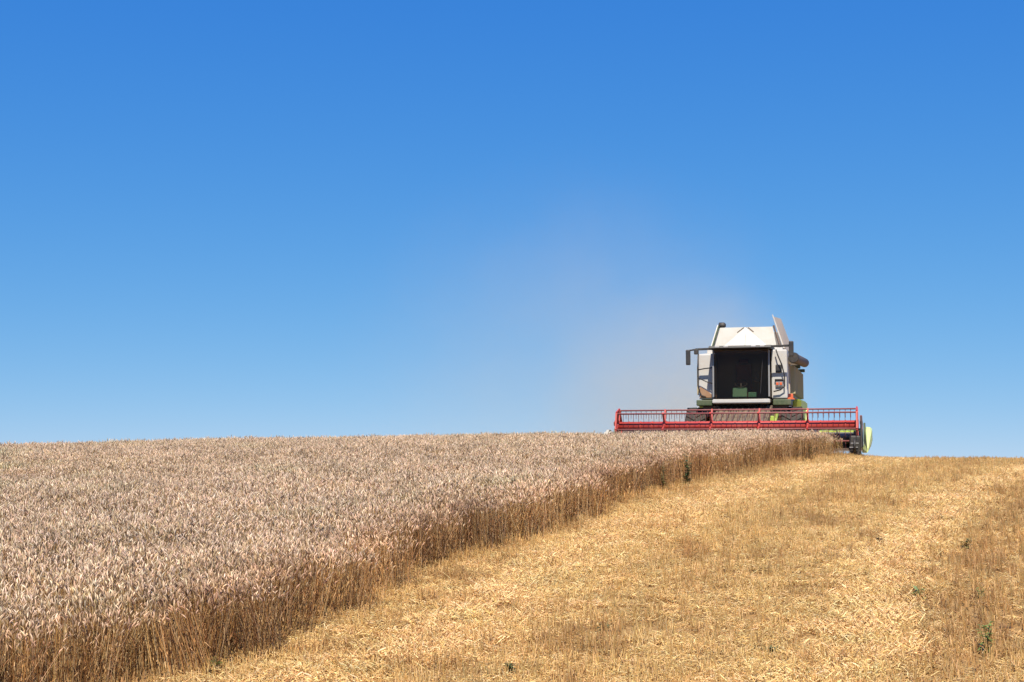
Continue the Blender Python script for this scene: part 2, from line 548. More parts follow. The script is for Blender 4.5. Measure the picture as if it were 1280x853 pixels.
# ------------------------------------------------------------------ standing wheat
x, y = scatter(-24, 12, 8.2, 58, 0.185)
inside = (np.abs(x) < 0.385 * y + 6) & (rng.random(len(x)) < .93)
jag = (vnoise(x, y, 1.3, 5) - .5) * .7 + (vnoise(x, y, .45, 6) - .5) * .65
off = edge_x(y) - x + jag
lx, ly = to_local(x, y)
swath = (ly > KNIFE_Y) & (lx > -3.98)
keep = inside & (off > 0) & ~swath
x, y, off, lx, ly = x[keep], y[keep], off[keep], lx[keep], ly[keep]
n = len(x)
near_edge = np.clip(1 - off / 1.5, 0, 1)
scl = 0.93 + 0.22 * (fbm(x, y, 3.0, 11) - .5) + rng.normal(0, .05, n)
scl = scl + .08 * np.clip((30 - y) / 8, 0, 1)
scl = scl - .24 * np.clip(1 - off / .5, 0, 1) * np.clip(fbm(x, y, .5, 13) * 1.8 - .75, 0, 1)
lean = rng.normal(0, .07, (n, 2)) + np.stack([rng.normal(0, .10, n) * near_edge, rng.normal(.02, .10, n) * near_edge], 1)
lean += np.stack([.10 * (fbm(x, y, 2.2, 21) - .5), .10 * (fbm(x, y, 2.2, 22) - .5)], 1)
rot = np.stack([lean[:, 0], lean[:, 1], rng.random(n) * 2 * math.pi], 1)
g = fbm(x, y, 5.0, 31)[:, None]; g2 = fbm(x, y, 1.1, 33)[:, None]
tint = (0.86 + 0.36 * g2 + .32 * fbm(x, y, .42, 34)[:, None] - .10) * (1 + rng.normal(0, .13, (n, 1))) * (np.array([[1.0, .98, .98]]) * g + np.array([[1.0, .95, .86]]) * (1 - g))
e = near_edge[:, None] * fbm(x, y, .8, 35)[:, None]
pk = np.clip((fbm(x, y, .7, 37) - .48) * 5, 0, 1)[:, None] * near_edge[:, None]
tint = tint * (1 - e * np.array([[-.06, .12, .27]])) * (1 - pk * np.array([[.48, .53, .52]]))
gr = np.clip((fbm(x, y, 1.7, 39) - .62) * 5, 0, 1)[:, None]
tint = tint * (1 - gr * np.array([[.16, .06, .14]]))
wheat_protos = [wheat_tuft(22, .17, .66, 0.0 if k < 12 else .16).mesh("wheat_clump_%02d" % k, M['wheat']) for k in range(16)]
wid = np.where(rng.random(n) < .12 + .25 * near_edge, rng.integers(12, 16, n), rng.integers(0, 12, n))
stuff("standing_wheat", "dense uncut ripe wheat with pale pinkish ears covering the left slope", "wheat",
      np.stack([x, y, T(x, y)], 1), rot, np.stack([scl] * 3, 1), wid, tint, wheat_protos, M['wheat'])

# ------------------------------------------------------------------ stubble rows and loose straw
def band_tint(x, y):
    """the cut swaths: paler straw bands, a browner worn strip to the right"""
    u = x - edge_x(y) + 0.5 * (fbm(x, y, 2.5, 41) - .5)
    bump = lambda c, w: np.exp(-((u - c) / w) ** 2)
    pale = bump(1.5, .75) + (1.1 + .3 * np.clip((y - 20) / 12, 0, 1)) * bump(6.15, .60)
    brown = .55 * bump(7.25, .55) * np.clip((34 - y) / 10, 0, 1) + .7 * bump(-.1, .4) + .25 * bump(3.6, .5) + .17 * np.clip((u - 7.0) / .5, 0, 1) + .9 * np.clip((fbm(x, y, .5, 45) - .57) * 6, 0, 1)
    return u, np.clip(pale, 0, 1.35), np.clip(brown, 0, 1)

x, y = scatter(-6, 22, 11.5, 56, 0.2)
u, pale, brown = band_tint(x, y)
keep = (np.abs(x) < .385 * y + 5) & (x - edge_x(y) > -.45)
lx, ly = to_local(x, y)
x, y, u, pale, brown = [a[keep] for a in (x, y, u, pale, brown)]
dens = 0.95 - .35 * pale
keep = rng.random(len(x)) < dens
x, y, u, pale, brown = [a[keep] for a in (x, y, u, pale, brown)]
n = len(x)
slope = np.arctan2(np.ones(n), (edge_x(y + .5) - edge_x(y - .5)))
rot = np.stack([rng.normal(0, .06, n), rng.normal(0, .06, n), slope + rng.normal(0, .1, n)], 1)
g = fbm(x, y, .4, 51)[:, None]; g2 = fbm(x, y, 1.6, 52)[:, None]
base = (0.72 + .66 * g) * (np.array([[1.05, 1.06, 1.02]]) * g2 + np.array([[1.02, .93, .80]]) * (1 - g2))
st_tint = np.clip(base * (1 + rng.normal(0, .10, (n, 1))) * (1 + .12 * pale[:, None]) * (1 - brown[:, None] * np.array([[.30, .38, .40]])), 0, 1.25)
row_protos = [stubble_row().mesh("stubble_clump_%02d" % k, M['straw']) for k in range(10)]
sc = (0.75 + .5 * fbm(x, y, 2, 53)) * (1 + .35 * brown)
stuff("stubble", "cut yellow stubble stems left standing in rows over the harvested slope", "stubble",
      np.stack([x, y, T(x, y)], 1), rot, np.stack([np.ones(n), np.ones(n), sc], 1), rng.integers(0, 10, n), st_tint, row_protos, M['straw'])

x, y = scatter(-6, 22, 11.5, 56, 0.29)
u, pale, brown = band_tint(x, y)
keep = (np.abs(x) < .385 * y + 5) & (x - edge_x(y) > -.5) & (rng.random(len(x)) < .80 + .3 * pale - .35 * brown)
x, y, u, pale, brown = [a[keep] for a in (x, y, u, pale, brown)]
n = len(x)
rot = np.stack([rng.normal(0, .05, n), rng.normal(0, .05, n), rng.random(n) * 6.28], 1)
g = fbm(x, y, .45, 61)[:, None]
tint = (0.72 + .76 * g) * np.array([[1.06, 1.09, 1.0]]) * (1 + .20 * pale[:, None] * np.array([[1, 1.08, 1.14]])) * (1 - brown[:, None] * np.array([[.28, .36, .38]]))
lit_protos = [litter_patch().mesh("straw_clump_%02d" % k, M['straw']) for k in range(8)]
s3 = np.stack([np.ones(n) * 1.0, np.ones(n), .8 + .6 * pale], 1)
stuff("loose_straw", "chopped straw and chaff lying in pale bands over the stubble", "straw",
      np.stack([x, y, T(x, y) + .004], 1), rot, s3, rng.integers(0, 8, n), np.clip(tint, 0, 1.3), lit_protos, M['straw'])

# ------------------------------------------------------------------ combine harvester
combine = bpy.data.objects.new("combine_harvester", None)
combine.empty_display_size = 0.5
C.objects.link(combine)
combine.location = (ROOT[0], ROOT[1], float(T(*ROOT)) + 0.0)
combine.rotation_euler = (R(0.3), 0, YAW)
tag(combine, "white and lime green combine harvester with a wide red reel cutting the wheat", "combine harvester")

# --- hull: white side walls, tapered underside
hull = MB()
hull.prism([(0.35, 1.75), (0.35, 3.42), (6.1, 3.42), (6.9, 3.05), (7.1, 2.0), (6.6, 1.55), (2.5, 1.2), (1.0, 1.3)], 'x', -1.42, 1.42, 0.05)
body = hull.build("body", M['white'], combine)
# engine hood and straw hood behind
eh = MB(); eh.prism([(4.3, 3.40), (4.3, 3.85), (6.2, 3.8), (6.8, 3.3), (6.6, 3.0), (4.3, 3.0)], 'x', -1.2, 1.2, 0.08)
eh.build("engine_hood", M['white'], combine)
# louvred side panels
for sgn in (-1, 1):
    sp = MB(); sp.box(sgn * 1.425 - .045, sgn * 1.425 + .045, 0.55, 6.2, 1.98, 3.05, .03)
    side = sp.build("side_panel", M['tan'], combine)
    if sgn > 0:
        tag(side, "tan slatted side panel")
    yy = 0.75
    while yy < 6.0:
        lv = MB(); lv.box(sgn * 1.54 - .09, sgn * 1.54 + .09, yy, yy + .12, 2.05, 2.98, .015); yy += .72
        lv.build("louvre", M['yellowtan'], side)
    sk = MB(); sk.prism([(2.2, 1.5), (2.0, 1.92), (6.3, 1.97), (6.6, 1.55), (5.8, 1.25), (3.0, 1.25)], 'x', sgn * 1.60 - .14, sgn * 1.60 + .14, .05)
    sk.build("side_skirt", M['lime'], combine)
# rear mudguard, pale lime, wider than the body
for sgn in (-1, 1):
    mg = MB()
    arc = [(5.6 + .80 * math.cos(a), .72 + .80 * math.sin(a) * 1.25) for a in np.linspace(.35, math.pi - .35, 12)]
    inn = [(5.6 + .74 * math.cos(a), .72 + .74 * math.sin(a) * 1.25) for a in np.linspace(math.pi - .35, .35, 12)]
    mg.prism(arc + inn, 'x', sgn * 1.55 - .22, sgn * 1.55 + .22)
    mg.build("mudguard", M['palelime'], combine)

# --- white front panels either side of the cab
fp = MB(); fp.box(-1.44, -0.95, -.35, 0.34, 1.86, 3.36, .05)
lf = fp.build("front_panel", M['white'], combine)
c1 = MB(); c1.prism([(-1.40, 1.90), (-1.02, 1.90), (-1.02, 2.02), (-1.12, 2.10), (-1.40, 2.28)], 'y', -.40, -.34, .012)
c1.build("rusty_corner", paint("rust_brown", (0.32, 0.16, 0.08), .8, .4), lf)
fp = MB(); fp.box(0.93, 1.44, -.35, 0.34, 1.86, 3.46, .05)
rf = fp.build("front_panel", M['white'], combine)
v = MB(); v.box(1.07, 1.27, -.395, -.34, 2.70, 2.96, .02)
v.build("vent", M['black'], rf)
v = MB(); v.box(1.06, 1.30, -.42, -.34, 2.24, 2.44, .02)
bx = v.build("control_box", M['pillar'], rf)
v = MB(); v.box(1.04, 1.32, -.45, -.34, 2.445, 2.49, .01)
v.build("box_lid", M['black'], bx)
v = MB()
for k in range(2):
    v.box(1.08 + k * .115, 1.16 + k * .115, -.435, -.41, 2.29, 2.38, .008)
v.build("gauge", M['orange'], bx)
v = MB(); v.tube([(1.10, -.52, 3.44), (1.16, -.55, 3.25), (1.28, -.55, 2.95), (1.36, -.52, 2.6), (1.36, -.50, 2.25), (1.22, -.48, 2.13), (1.0, -.46, 2.08)], .022, 8)
v.build("handrail", M['black'], combine)
v = MB(); v.tube([(-1.42, -.52, 3.35), (-1.44, -.52, 2.9), (-1.44, -.52, 2.3), (-1.40, -.40, 2.08), (-1.34, -.42, 1.98), (-1.2, -.42, 1.92)], .024, 8)
v.tube([(-1.44, -.52, 2.82), (-1.2, -.54, 2.86), (-.95, -.55, 2.88)], .018, 6)
v.tube([(-1.44, -.52, 2.56), (-1.15, -.54, 2.42), (-.95, -.55, 2.36)], .018, 6)
v.build("handrail", M['black'], combine)

# --- cab
cb = MB()
cb.box(-.90, .90, -.85, .34, 1.72, 1.84, .03)                 # floor
cb.box(-.90, .90, .22, .34, 1.84, 3.40)                       # rear wall
cb.box(-.90, .90, -.80, .34, 3.36, 3.44, .02)                 # lining under the roof
cb.box(-.90, -.86, -.30, .22, 1.90, 3.36); cb.box(.86, .90, -.30, .22, 1.90, 3.36)
cabin = cb.build("cab", M['cabin'], combine)
for sgn in (-1, 1):
    p = MB(); p.bar((sgn * .895, -.93, 1.90), (sgn * .895, -.84, 3.42), .05, .06)
    p.build("pillar", M['pillar'], cabin)
ws = MB()
seg = 8
for i in range(seg):                                        # slightly bowed windscreen
    a0, a1 = -.85 + 1.70 * i / seg, -.85 + 1.70 * (i + 1) / seg
    f = lambda q: -.93 - .10 * (1 - (q / .85) ** 2)
    ws.sheet([(a0, f(a0), 1.845), (a1, f(a1), 1.845), (a1, f(a1) + .08, 3.40), (a0, f(a0) + .08, 3.40)], .008)
bmesh.ops.remove_doubles(ws.bm, verts=ws.bm.verts, dist=.0005)
ws.build("windscreen", M['glass'], cabin)
for sgn in (-1, 1):
    dg = MB(); dg.sheet([(sgn * .895, -.80, 1.95), (sgn * .895, -.32, 1.95), (sgn * .895, -.32, 3.34), (sgn * .895, -.74, 3.34)], .008)
    dg.build("side_window", M['glass'], cabin)
wp = MB(); wp.bar((.62, -1.04, 2.0), (.70, -.98, 3.1), .018); wp.build("wiper", M['black'], cabin)
st = MB(); st.box(-.28, .28, -.35, .12, 2.16, 2.32, .05); st.box(-.26, .26, .02, .16, 2.28, 3.02, .05); st.box(-.20, .20, -.3, .05, 1.90, 2.16, .02)
st.box(-.16, .16, .03, .15, 3.03, 3.2, .04)
st.build("seat", M['seatred'], cabin)
co = MB(); co.prism([(-.72, 1.90), (-.62, 2.20), (-.5, 2.22), (-.52, 1.90)], 'x', -.30, .16, .02)
co.box(.20, .46, -.70, -.45, 1.90, 2.06, .02)
co.build("steering_console", M['teal'], cabin)
sw = MB()
cx, cy, cz = -.04, -.50, 2.36
ring = [(cx + .2 * math.cos(a), cy + .15 * math.sin(a), cz + .12 * math.sin(a)) for a in np.linspace(0, 2 * math.pi, 25)]
sw.tube(ring, .016, 8, False); sw.bar((cx, cy - .08, cz - .18), (cx, cy, cz), .04); sw.bar((cx - .19, cy, cz), (cx + .19, cy, cz), .02)
sw.build("steering_wheel", M['black'], cabin)
ar = MB(); ar.box(.34, .52, -.5, .05, 2.4, 2.48, .03); ar.box(.40, .50, -.56, -.48, 2.5, 2.74, .015)
ar.build("armrest_terminal", M['brown'], cabin)
# roof: thin dark visor spanning past both sides, ends thicker
rf_ = MB()
rf_.prism([(-1.30, 3.46), (-1.26, 3.545), (-.3, 3.60), (.4, 3.58), (.4, 3.46)], 'x', -1.0, 1.0, .02)
rf_.bar((-1.46, -.98, 3.46), (1.56, -.98, 3.53), .065, .07)
rf_.box(-1.50, -1.36, -1.05, -.88, 3.30, 3.46, .02)
rf_.build("cab_roof", M['black'], combine)
for k in (-.72, -.44, .44, .72):
    wl_ = MB(); wl_.box(k - .08, k + .08, -1.33, -1.27, 3.47, 3.535, .015); wl_.build("work_light", M['steel'], combine)
bs = MB(); bs.prism([(-1.05, 1.70), (-1.05, 1.82), (-.86, 1.84), (-.86, 1.68)], 'x', -.92, .92, .02)
bs.build("bumper", M['white'], combine)
# mirrors
for xa, xb, zc, nm in ((-1.46, -1.69, 3.20, 'l'), (1.56, 1.62, 3.42, 'r')):
    mr = MB()
    mr.box(xb - .075, xb + .075, -1.08, -.98, zc - .25, zc + .25, .035)
    mo = mr.build("mirror", M['black'], combine)
    a = MB(); a.tube([(xa, -.98, 3.46), (xb, -1.03, zc + .22)], .028, 8); a.build("arm", M['black'], mo)
    gface = MB(); gface.box(xb - .06, xb + .06, -.979, -.972, zc - .21, zc + .21, .003); gface.build("mirror_glass", M['steel'], mo)
# platforms and lamps below the cab
pl = MB(); pl.box(-1.50, -.97, -.55, .5, 1.64, 1.83, .03); pl.build("platform", M['green'], combine)
pl = MB(); pl.box(.97, 1.55, -.45, .5, 1.64, 1.83, .03); pl.build("platform", M['green'], combine)
op = MB(); op.box(1.36, 1.60, -.12, .0, 1.84, 2.02, .03); op.prism([(1.30, 1.83), (1.68, 1.83), (1.55, 1.93)], 'y', -.2, -.13)
op.build("marker_lamp", M['orange'], combine)
br = MB(); br.box(-1.3, 1.4, -.3, 1.5, 1.28, 1.64, .04); br.build("chassis_beam", M['brown'], combine)

# --- grain tank with open flaps
gt = MB(); gt.box(-1.25, 1.25, .45, 4.2, 3.38, 3.58, .03); gt.build("grain_tank", M['tank'], combine)
fl = MB()
# front flap: folded canvas/metal, two outer leaves and a raised central gable
B0, B1 = (-1.02, .52, 3.56), (1.06, .52, 3.56)
T0, T1 = (-.86, 1.02, 4.32), (.90, 1.02, 4.32)
pk = (.02, .80, 4.30)
fl.sheet([(-.80, .49, 3.555), (.02, .40, 3.555), pk], .025)
fl.sheet([(.02, .40, 3.555), (.84, .49, 3.555), pk], .025)
flap = fl.build("tank_flap", M['tank'], combine)
fo = MB()
fo.sheet([B0, (-.74, .53, 3.56), (pk[0], 1.0, 4.32), T0], .025)
fo.sheet([(.78, .53, 3.56), B1, T1, (pk[0], 1.0, 4.32)], .025)
fo.build("outer_leaf", M['leaf'], flap)
cr = MB()
cr.bar((.02, .385, 3.57), (.02, .785, 4.27), .014); cr.bar((-.26, .76, 4.13), (-.05, .87, 4.30), .03); cr.bar((.09, .87, 4.30), (.28, .77, 4.14), .03)
cr.build("seam", M['brown'], flap)
# side flaps leaning inwards, taller than the front
sf = MB(); sf.sheet([(-1.16, .62, 3.56), (-1.16, 3.9, 3.56), (-.92, 3.6, 4.42), (-.93, .95, 4.42)], .03)
so = sf.build("tank_flap", M['tank'], combine)
d = MB(); d.bar((-1.09, .56, 3.6), (-.90, .98, 4.38), .05); d.build("hinge_strip", M['green'], so)
sf = MB(); sf.sheet([(1.30, .62, 3.56), (1.42, 3.9, 3.56), (1.02, 3.2, 4.78), (.92, .98, 4.66)], .03)
so = sf.build("tank_flap", M['tan'], combine)
d = MB(); d.bar((1.17, .56, 3.58), (.93, .97, 4.36), .05); d.build("hinge_strip", M['brown'], so)
d = MB(); d.bar((1.27, .60, 3.56), (.90, .96, 4.72), .035); d.build("flap_edge", M['white'], so)
sf = MB(); sf.sheet([(-1.1, 4.0, 3.56), (1.35, 4.0, 3.56), (1.0, 3.5, 4.35), (-.9, 3.5, 4.35)], .03); sf.build("tank_flap", M['tank'], combine)
bc = MB(); bc.lathe_x([(-.12, .07), (-.10, .10), (.06, .10), (.12, .05)], -.80, 1.15, 4.42, 20); bc.bar((-.82, 1.15, 4.28), (-.82, 1.15, 4.36), .06)
bc.build("beacon", M['black'], combine)

# --- unloading auger folded along the side
au = MB(); au.tube([(1.62, .35, 3.22), (1.62, .6, 3.22), (1.66, 6.4, 3.42)], [.165, .17, .165], 20)
auger = au.build("unloading_auger", M['brown'], combine)
sp = MB(); sp.tube([(1.62, .05, 3.21), (1.62, .42, 3.22)], [.16, .185], 20); sp.build("spout", M['black'], auger)
for q in (2.2, 5.2):
    ab = MB(); ab.box(1.40, 1.72, q, q + .2, 2.95 + q * .012, 3.06 + q * .012, .02); ab.build("bracket", M['green'], auger)

# --- wheels
def wheel(x0, y0, r, w, lugs, sgn):
    ty = MB()
    h = w / 2
    ty.lathe_x([(-h * .8, r * .55), (-h, r * .68), (-h, r * .85), (-h * .85, r * .95), (0, r * .965), (h * .85, r * .95), (h, r * .85), (h, r * .68), (h * .8, r * .55)], x0, y0, r, 40)
    for k in range(lugs):
        a = 2 * math.pi * k / lugs
        for s in (-1, 1):
            aa = a + (math.pi / lugs if s > 0 else 0)
            m = (Matrix.Translation((x0, y0, r)) @ Matrix.Rotation(aa, 4, 'X') @ Matrix.Translation((s * h * .48, 0, r * .965)) @ Matrix.Rotation(s * .6, 4, 'Z'))
            ty.obox(w * .52, .06, r * .07, m, .008)
    t_ = ty.build("tyre", M['rubber'], None)
    rm = MB()
    rm.lathe_x([(-h * .5, r * .52), (-h * .82, r * .555), (h * .82, r * .555), (h * .5, r * .52)], x0, y0, r, 32)
    rm.lathe_x([(sgn * h * .5, .16), (sgn * h * .72, .14), (sgn * h * .9, .09)] if sgn > 0 else [(-h * .9, .09), (-h * .72, .14), (-h * .5, .16)], x0, y0, r, 20)
    r_ = rm.build("rim", M['palelime'], None)
    w_ = bpy.data.objects.new("wheel", None); C.objects.link(w_); w_.parent = combine
    t_.parent = w_; r_.parent = w_
wheel(-1.55, .15, .80, .68, 20, -1); wheel(1.55, .15, .80, .68, 20, 1)
wheel(-1.45, 5.6, .58, .42, 18, -1); wheel(1.45, 5.6, .58, .42, 18, 1)
ax = MB(); ax.box(-1.3, 1.3, -.02, .32, .62, .95, .04); ax.build("axle", M['brown'], combine)
ax = MB(); ax.box(-1.3, 1.3, 5.5, 5.7, .5, .68, .03); ax.build("axle", M['brown'], combine)

# --- feeder house
fh = MB(); fh.prism([(-3.15, .30), (-3.15, .92), (-.35, 1.62), (.3, 1.62), (.3, 1.0)], 'x', -.82, .92, .04)
fho = fh.build("feeder_house", M['feeder'], combine)
rb = MB()
for k in range(9):
    q = -.72 + k * .19
    rb.bar((q, -3.1, .95), (q, -.4, 1.635), .05, .04)
rb.build("rib", M['brown'], fho)
cy_ = MB(); cy_.tube([(1.02, -2.6, .55), (1.10, -.6, 1.35)], .07, 12); cy_.build("lift_ram", M['lime'], combine)
cy_ = MB(); cy_.box(1.0, 1.12, -2.2, -2.1, .95, 1.25, .02); cy_.box(.70, 1.0, -2.2, -2.1, .98, 1.05, .02); cy_.build("hose_bracket", M['lime'], combine)

# --- header
HX = 0.10                                           # the header sits slightly off the machine's middle
header = bpy.data.objects.new("header", None); C.objects.link(header); header.parent = combine
HW = 3.72
tr = MB()
tr.prism([(KNIFE_Y + .25, .14), (KNIFE_Y + .25, .19), (-3.75, .22), (-3.35, .30), (-3.22, .48), (-3.14, .48), (-3.14, .30), (-3.3, .14)], 'x', HX - HW, HX + HW)
tr.build("header_trough", M['brown'], header)
tr = MB(); tr.box(HX - HW, HX + HW, -3.20, -3.10, .485, .78, .015); tr.build("header_back", M['brown'], header)
tr = MB(); tr.prism([(-3.62, .38), (-3.60, .74), (-3.24, .79), (-3.24, .38)], 'x', HX + 2.45, HX + HW - .02, .02); tr.build("side_shield", M['lime'], header)
bt = MB(); bt.box(HX - HW, HX + HW, -3.20, -3.06, .785, .83, .015); bt.box(HX - HW, HX + HW, -3.04, -2.92, .16, .28, .015)
bt.build("header_beam", M['darkred'], header)
kn = MB()
kn.box(HX - HW, HX + HW, KNIFE_Y + .20, KNIFE_Y + .30, .13, .16)
k_ = HX - HW + .04
while k_ < HX + HW:
    kn.prism([(k_ - .03, KNIFE_Y + .2), (k_ + .03, KNIFE_Y + .2), (k_, KNIFE_Y + .06)], 'z', .135, .155); k_ += .0762 * 2
kn.build("cutter_bar", M['steel'], header)
ia = MB(); ia.tube([(HX - HW + .05, -3.55, .55), (HX + HW - .05, -3.55, .55)], .17, 16)
for s in (-1, 1):                                   # flighting, opposite hands
    pr = None
    for i in range(140):
        q = i / 139; xx = HX + s * (.55 + q * (HW - .65)); a = q * 2 * math.pi * 5.5 * s
        p0 = ia.bm.verts.new((xx, -3.55 + .165 * math.cos(a), .55 + .165 * math.sin(a))); p1 = ia.bm.verts.new((xx, -3.55 + .30 * math.cos(a), .55 + .30 * math.sin(a)))
        if pr: ia.bm.faces.new((pr[0], p0, p1, pr[1]))
        pr = (p0, p1)
ia.build("intake_auger", M['steel'], header)
# reel: central tube, six bats with tines, six spiders, two arms
RY, RZ, RR = -4.0, .92, .50
rt = MB(); rt.tube([(HX - 3.6, RY, RZ), (HX + 3.6, RY, RZ)], .135, 20)
k_ = -3.6
while k_ < 3.61:
    rt.lathe_x([(-.015, .136), (-.012, .147), (.012, .147), (.015, .136)], HX + k_, RY, RZ, 20); k_ += .36
rt.build("reel_tube", M['red'], header)
for k in range(6):
    a = R(73.5 + 60 * k)
    by, bz = RY + RR * math.cos(a), RZ + RR * math.sin(a)
    b = MB(); b.tube([(HX - 3.6, by, bz), (HX + 3.6, by, bz)], .024, 8)
    q = -3.52
    while q < 3.55:
        b.tube([(HX + q, by, bz), (HX + q, by + .01, bz - .06), (HX + q + .005, by - .02, bz - .26)], [.011, .0095, .006], 5); q += .157
    b.build("reel_bat", M['darkred'], header)
for i in range(6):
    xx = HX - 3.57 + 7.14 * i / 5
    b = MB()
    end = i in (0, 5)
    pts = [(RY + (RR + .03) * math.cos(R(73.5 + 60 * k)), RZ + (RR + .03) * math.sin(R(73.5 + 60 * k))) for k in range(6)]
    for k in range(6):
        b.bar((xx, RY, RZ), (xx, *pts[k]), .05 if not end else .07, .07)
        if end:
            b.bar((xx, *pts[k]), (xx, *pts[(k + 1) % 6]), .05, .09)
    b.lathe_x([(-.04, .17), (.04, .17)], xx, RY, RZ, 20)
    so = b.build("reel_spider", M['red'], header)
for s in (-1, 1):
    b = MB(); xx = HX + s * (HW - .04)
    b.bar((xx, -2.95, 1.0), (xx, -3.5, 1.16), .07, .12); b.bar((xx, -3.5, 1.16), (xx, -4.05, .98), .07, .12)
    b.bar((xx, -2.98, .2), (xx, -2.96, 1.05), .08, .12)
    b.build("reel_arm", M['darkred'], header)
    e_ = MB(); xx = HX + s * (HW + .05)
    e_.prism([(-4.5, .14), (-4.35, .42), (-3.7, .72), (-3.3, .98), (-3.0, 1.0), (-2.95, .14)], 'x', xx - .03, xx + .03, .01)
    e_.build("end_plate", M['green'], header)
# crop dividers and the drive at the right end
X0 = HX + HW + .03
d = MB()
prof = [(.05, .80), (.08, .86), (.20, .84), (.245, .79), (.255, .48), (.20, .28), (.06, .10), (-.05, .10), (-.04, .24), (.04, .44)]
rings = []
for yv, k, lo in ((-3.1, .86, .05), (-3.3, .97, .01), (-4.1, 1.0, 0), (-4.6, .88, -.01), (-5.0, .58, -.02), (-5.35, .16, -.02)):
    rings.append([d.bm.verts.new((X0 + .12 + (u - .12) * k, yv, .13 + (w - .13) * k + lo)) for u, w in prof])
for ra, rb_ in zip(rings, rings[1:]):
    for k in range(len(prof)):
        d.bm.faces.new((ra[k], ra[(k + 1) % len(prof)], rb_[(k + 1) % len(prof)], rb_[k]))
d.bm.faces.new(rings[0]); d.bm.faces.new(rings[-1][::-1])
dv = d.build("crop_divider", M['palelime'], header)
d = MB(); d.bar((X0 - .06, -4.3, .25), (X0 - .06, -4.2, 1.18), .045, .07); d.build("divider_rod", M['black'], header)
d = MB(); d.box(X0 - .40, X0 - .08, -4.44, -3.2, .02, .60, .05); d.lathe_x([(-.03, .19), (.03, .19)], X0 - .25, -4.5, .30, 20)
dr = d.build("header_drive", M['black'], header)
d = MB(); d.box(X0 - .36, X0 - .14, -4.56, -4.52, .36, .39); d.box(X0 - .40, X0 - .16, -4.56, -4.52, .24, .27); d.build("linkage", M['steel'], dr)
d = MB(); d.prism([(-5.0, .15), (-4.6, .48), (-4.2, .80), (-3.9, .82), (-3.2, .66), (-3.15, .2)], 'x', HX - HW - .26, HX - HW - .06, .06)
d.build("crop_divider", M['leaf'], header)

# ------------------------------------------------------------------ weeds
def weed_mat(name, c):
    m, n, l, b = new_mat(name)
    oi = n.new("ShaderNodeTexCoord"); nz = noise(n, 18, 3)
    l.new(oi.outputs["Object"], nz.inputs["Vector"])
    r = ramp(n, [(.3, tuple(q * .55 for q in c)), (.7, tuple(min(1, q * 1.4) for q in c))]); l.new(nz.outputs["Fac"], r.inputs[0])
    l.new(r.outputs[0], b.inputs["Base Color"]); b.inputs["Roughness"].default_value = .55
    tr = n.new("ShaderNodeBsdfTranslucent"); l.new(r.outputs[0], tr.inputs[0])
    mx = n.new("ShaderNodeMixShader"); mx.inputs[0].default_value = .25
    l.new(b.outputs[0], mx.inputs[1]); l.new(tr.outputs[0], mx.inputs[2]); l.new(mx.outputs[0], n["Material Output"].inputs[0])
    return m
WD = weed_mat("dark_weed_leaf", (0.075, 0.105, 0.035)); WG = weed_mat("green_weed_leaf", (0.19, 0.24, 0.055))
WP = weed_mat("pale_weed_leaf", (0.26, 0.36, 0.14)); WO = weed_mat("olive_weed_leaf", (0.19, 0.17, 0.055)); WB = weed_mat("dry_weed_leaf", (0.14, 0.07, 0.03))

def weed(x, y, h, spread, stems, leaves, mat, label, group, leaf=.09, z=0.0):
    root = bpy.data.objects.new("weed", None); C.objects.link(root)
    root.empty_display_size = .1
    root.location = (x, y, float(T(x, y)) + z)
    tag(root, label, "weed", group)
    sm = MB(); lv = MB()
    for s in range(stems):
        a = random.uniform(0, 6.28); d = spread * random.uniform(.1, 1)
        hh = h * random.uniform(.65, 1.0)
        p = [Vector((0, 0, -.02)), Vector((math.cos(a) * d * .35, math.sin(a) * d * .35, hh * .5)), Vector((math.cos(a) * d, math.sin(a) * d, hh))]
        sm.tube(p, [.007, .005, .002], 5)
        for k in range(leaves):
            q = random.uniform(.15, 1.0)
            c = p[0].lerp(p[1], q * 2) if q < .5 else p[1].lerp(p[2], q * 2 - 1)
            b = random.uniform(0, 6.28); L = leaf * random.uniform(.6, 1.3) * (1.2 - .6 * q)
            o = Vector((math.cos(b), math.sin(b), random.uniform(-.3, .7))).normalized(); sd = Vector((-math.sin(b), math.cos(b), 0))
            w = L * random.uniform(.22, .34)
            v = [lv.bm.verts.new(t) for t in (c, c + o * L * .45 + sd * w, c + o * L + Vector((0, 0, -L * .15)), c + o * L * .45 - sd * w)]
            mid = lv.bm.verts.new(c + o * L * .5 - Vector((0, 0, w * .35)))
            for i in range(4):
                lv.bm.faces.new((v[i], v[(i + 1) % 4], mid))
    sm.build("stem", WO, root); lv.build("foliage", mat, root)
    return root

GE, GW, GS = "weeds along the cut edge of the wheat", "weeds among the wheat ears", "weeds in the stubble"
weed(3.60, 29.5, .78, .20, 6, 18, WD, "tall dark green weed standing at the wheat edge left of the machine", GE, .11)
weed(3.02, 28.5, .66, .09, 4, 12, WO, "slim olive weed beside the tall dark weed at the wheat edge", GE, .09)
weed(7.75, 37.1, .50, .34, 9, 20, WD, "bushy dark weed low at the wheat edge under the red reel", GE, .11)
weed(-2.85, 13.75, .16, .12, 5, 9, WG, "green weed at the foot of the wheat at the bottom of the picture", GE, .09)
weed(-.95, 23.4, .92, .12, 4, 14, WG, "small bright weed poking above the wheat ears in the middle", GW, .08)
weed(-4.6, 16.6, .88, .16, 5, 16, WD, "dark weed among the wheat ears nearest the lower left", GW, .08)
weed(-4.7, 19.0, .88, .22, 6, 14, WO, "olive weed patch among the wheat ears far on the left", GW, .08)
weed(4.78, 16.9, .15, .10, 7, 10, WP, "pale green leafy weed alone in the brown strip of stubble", GS, .12)
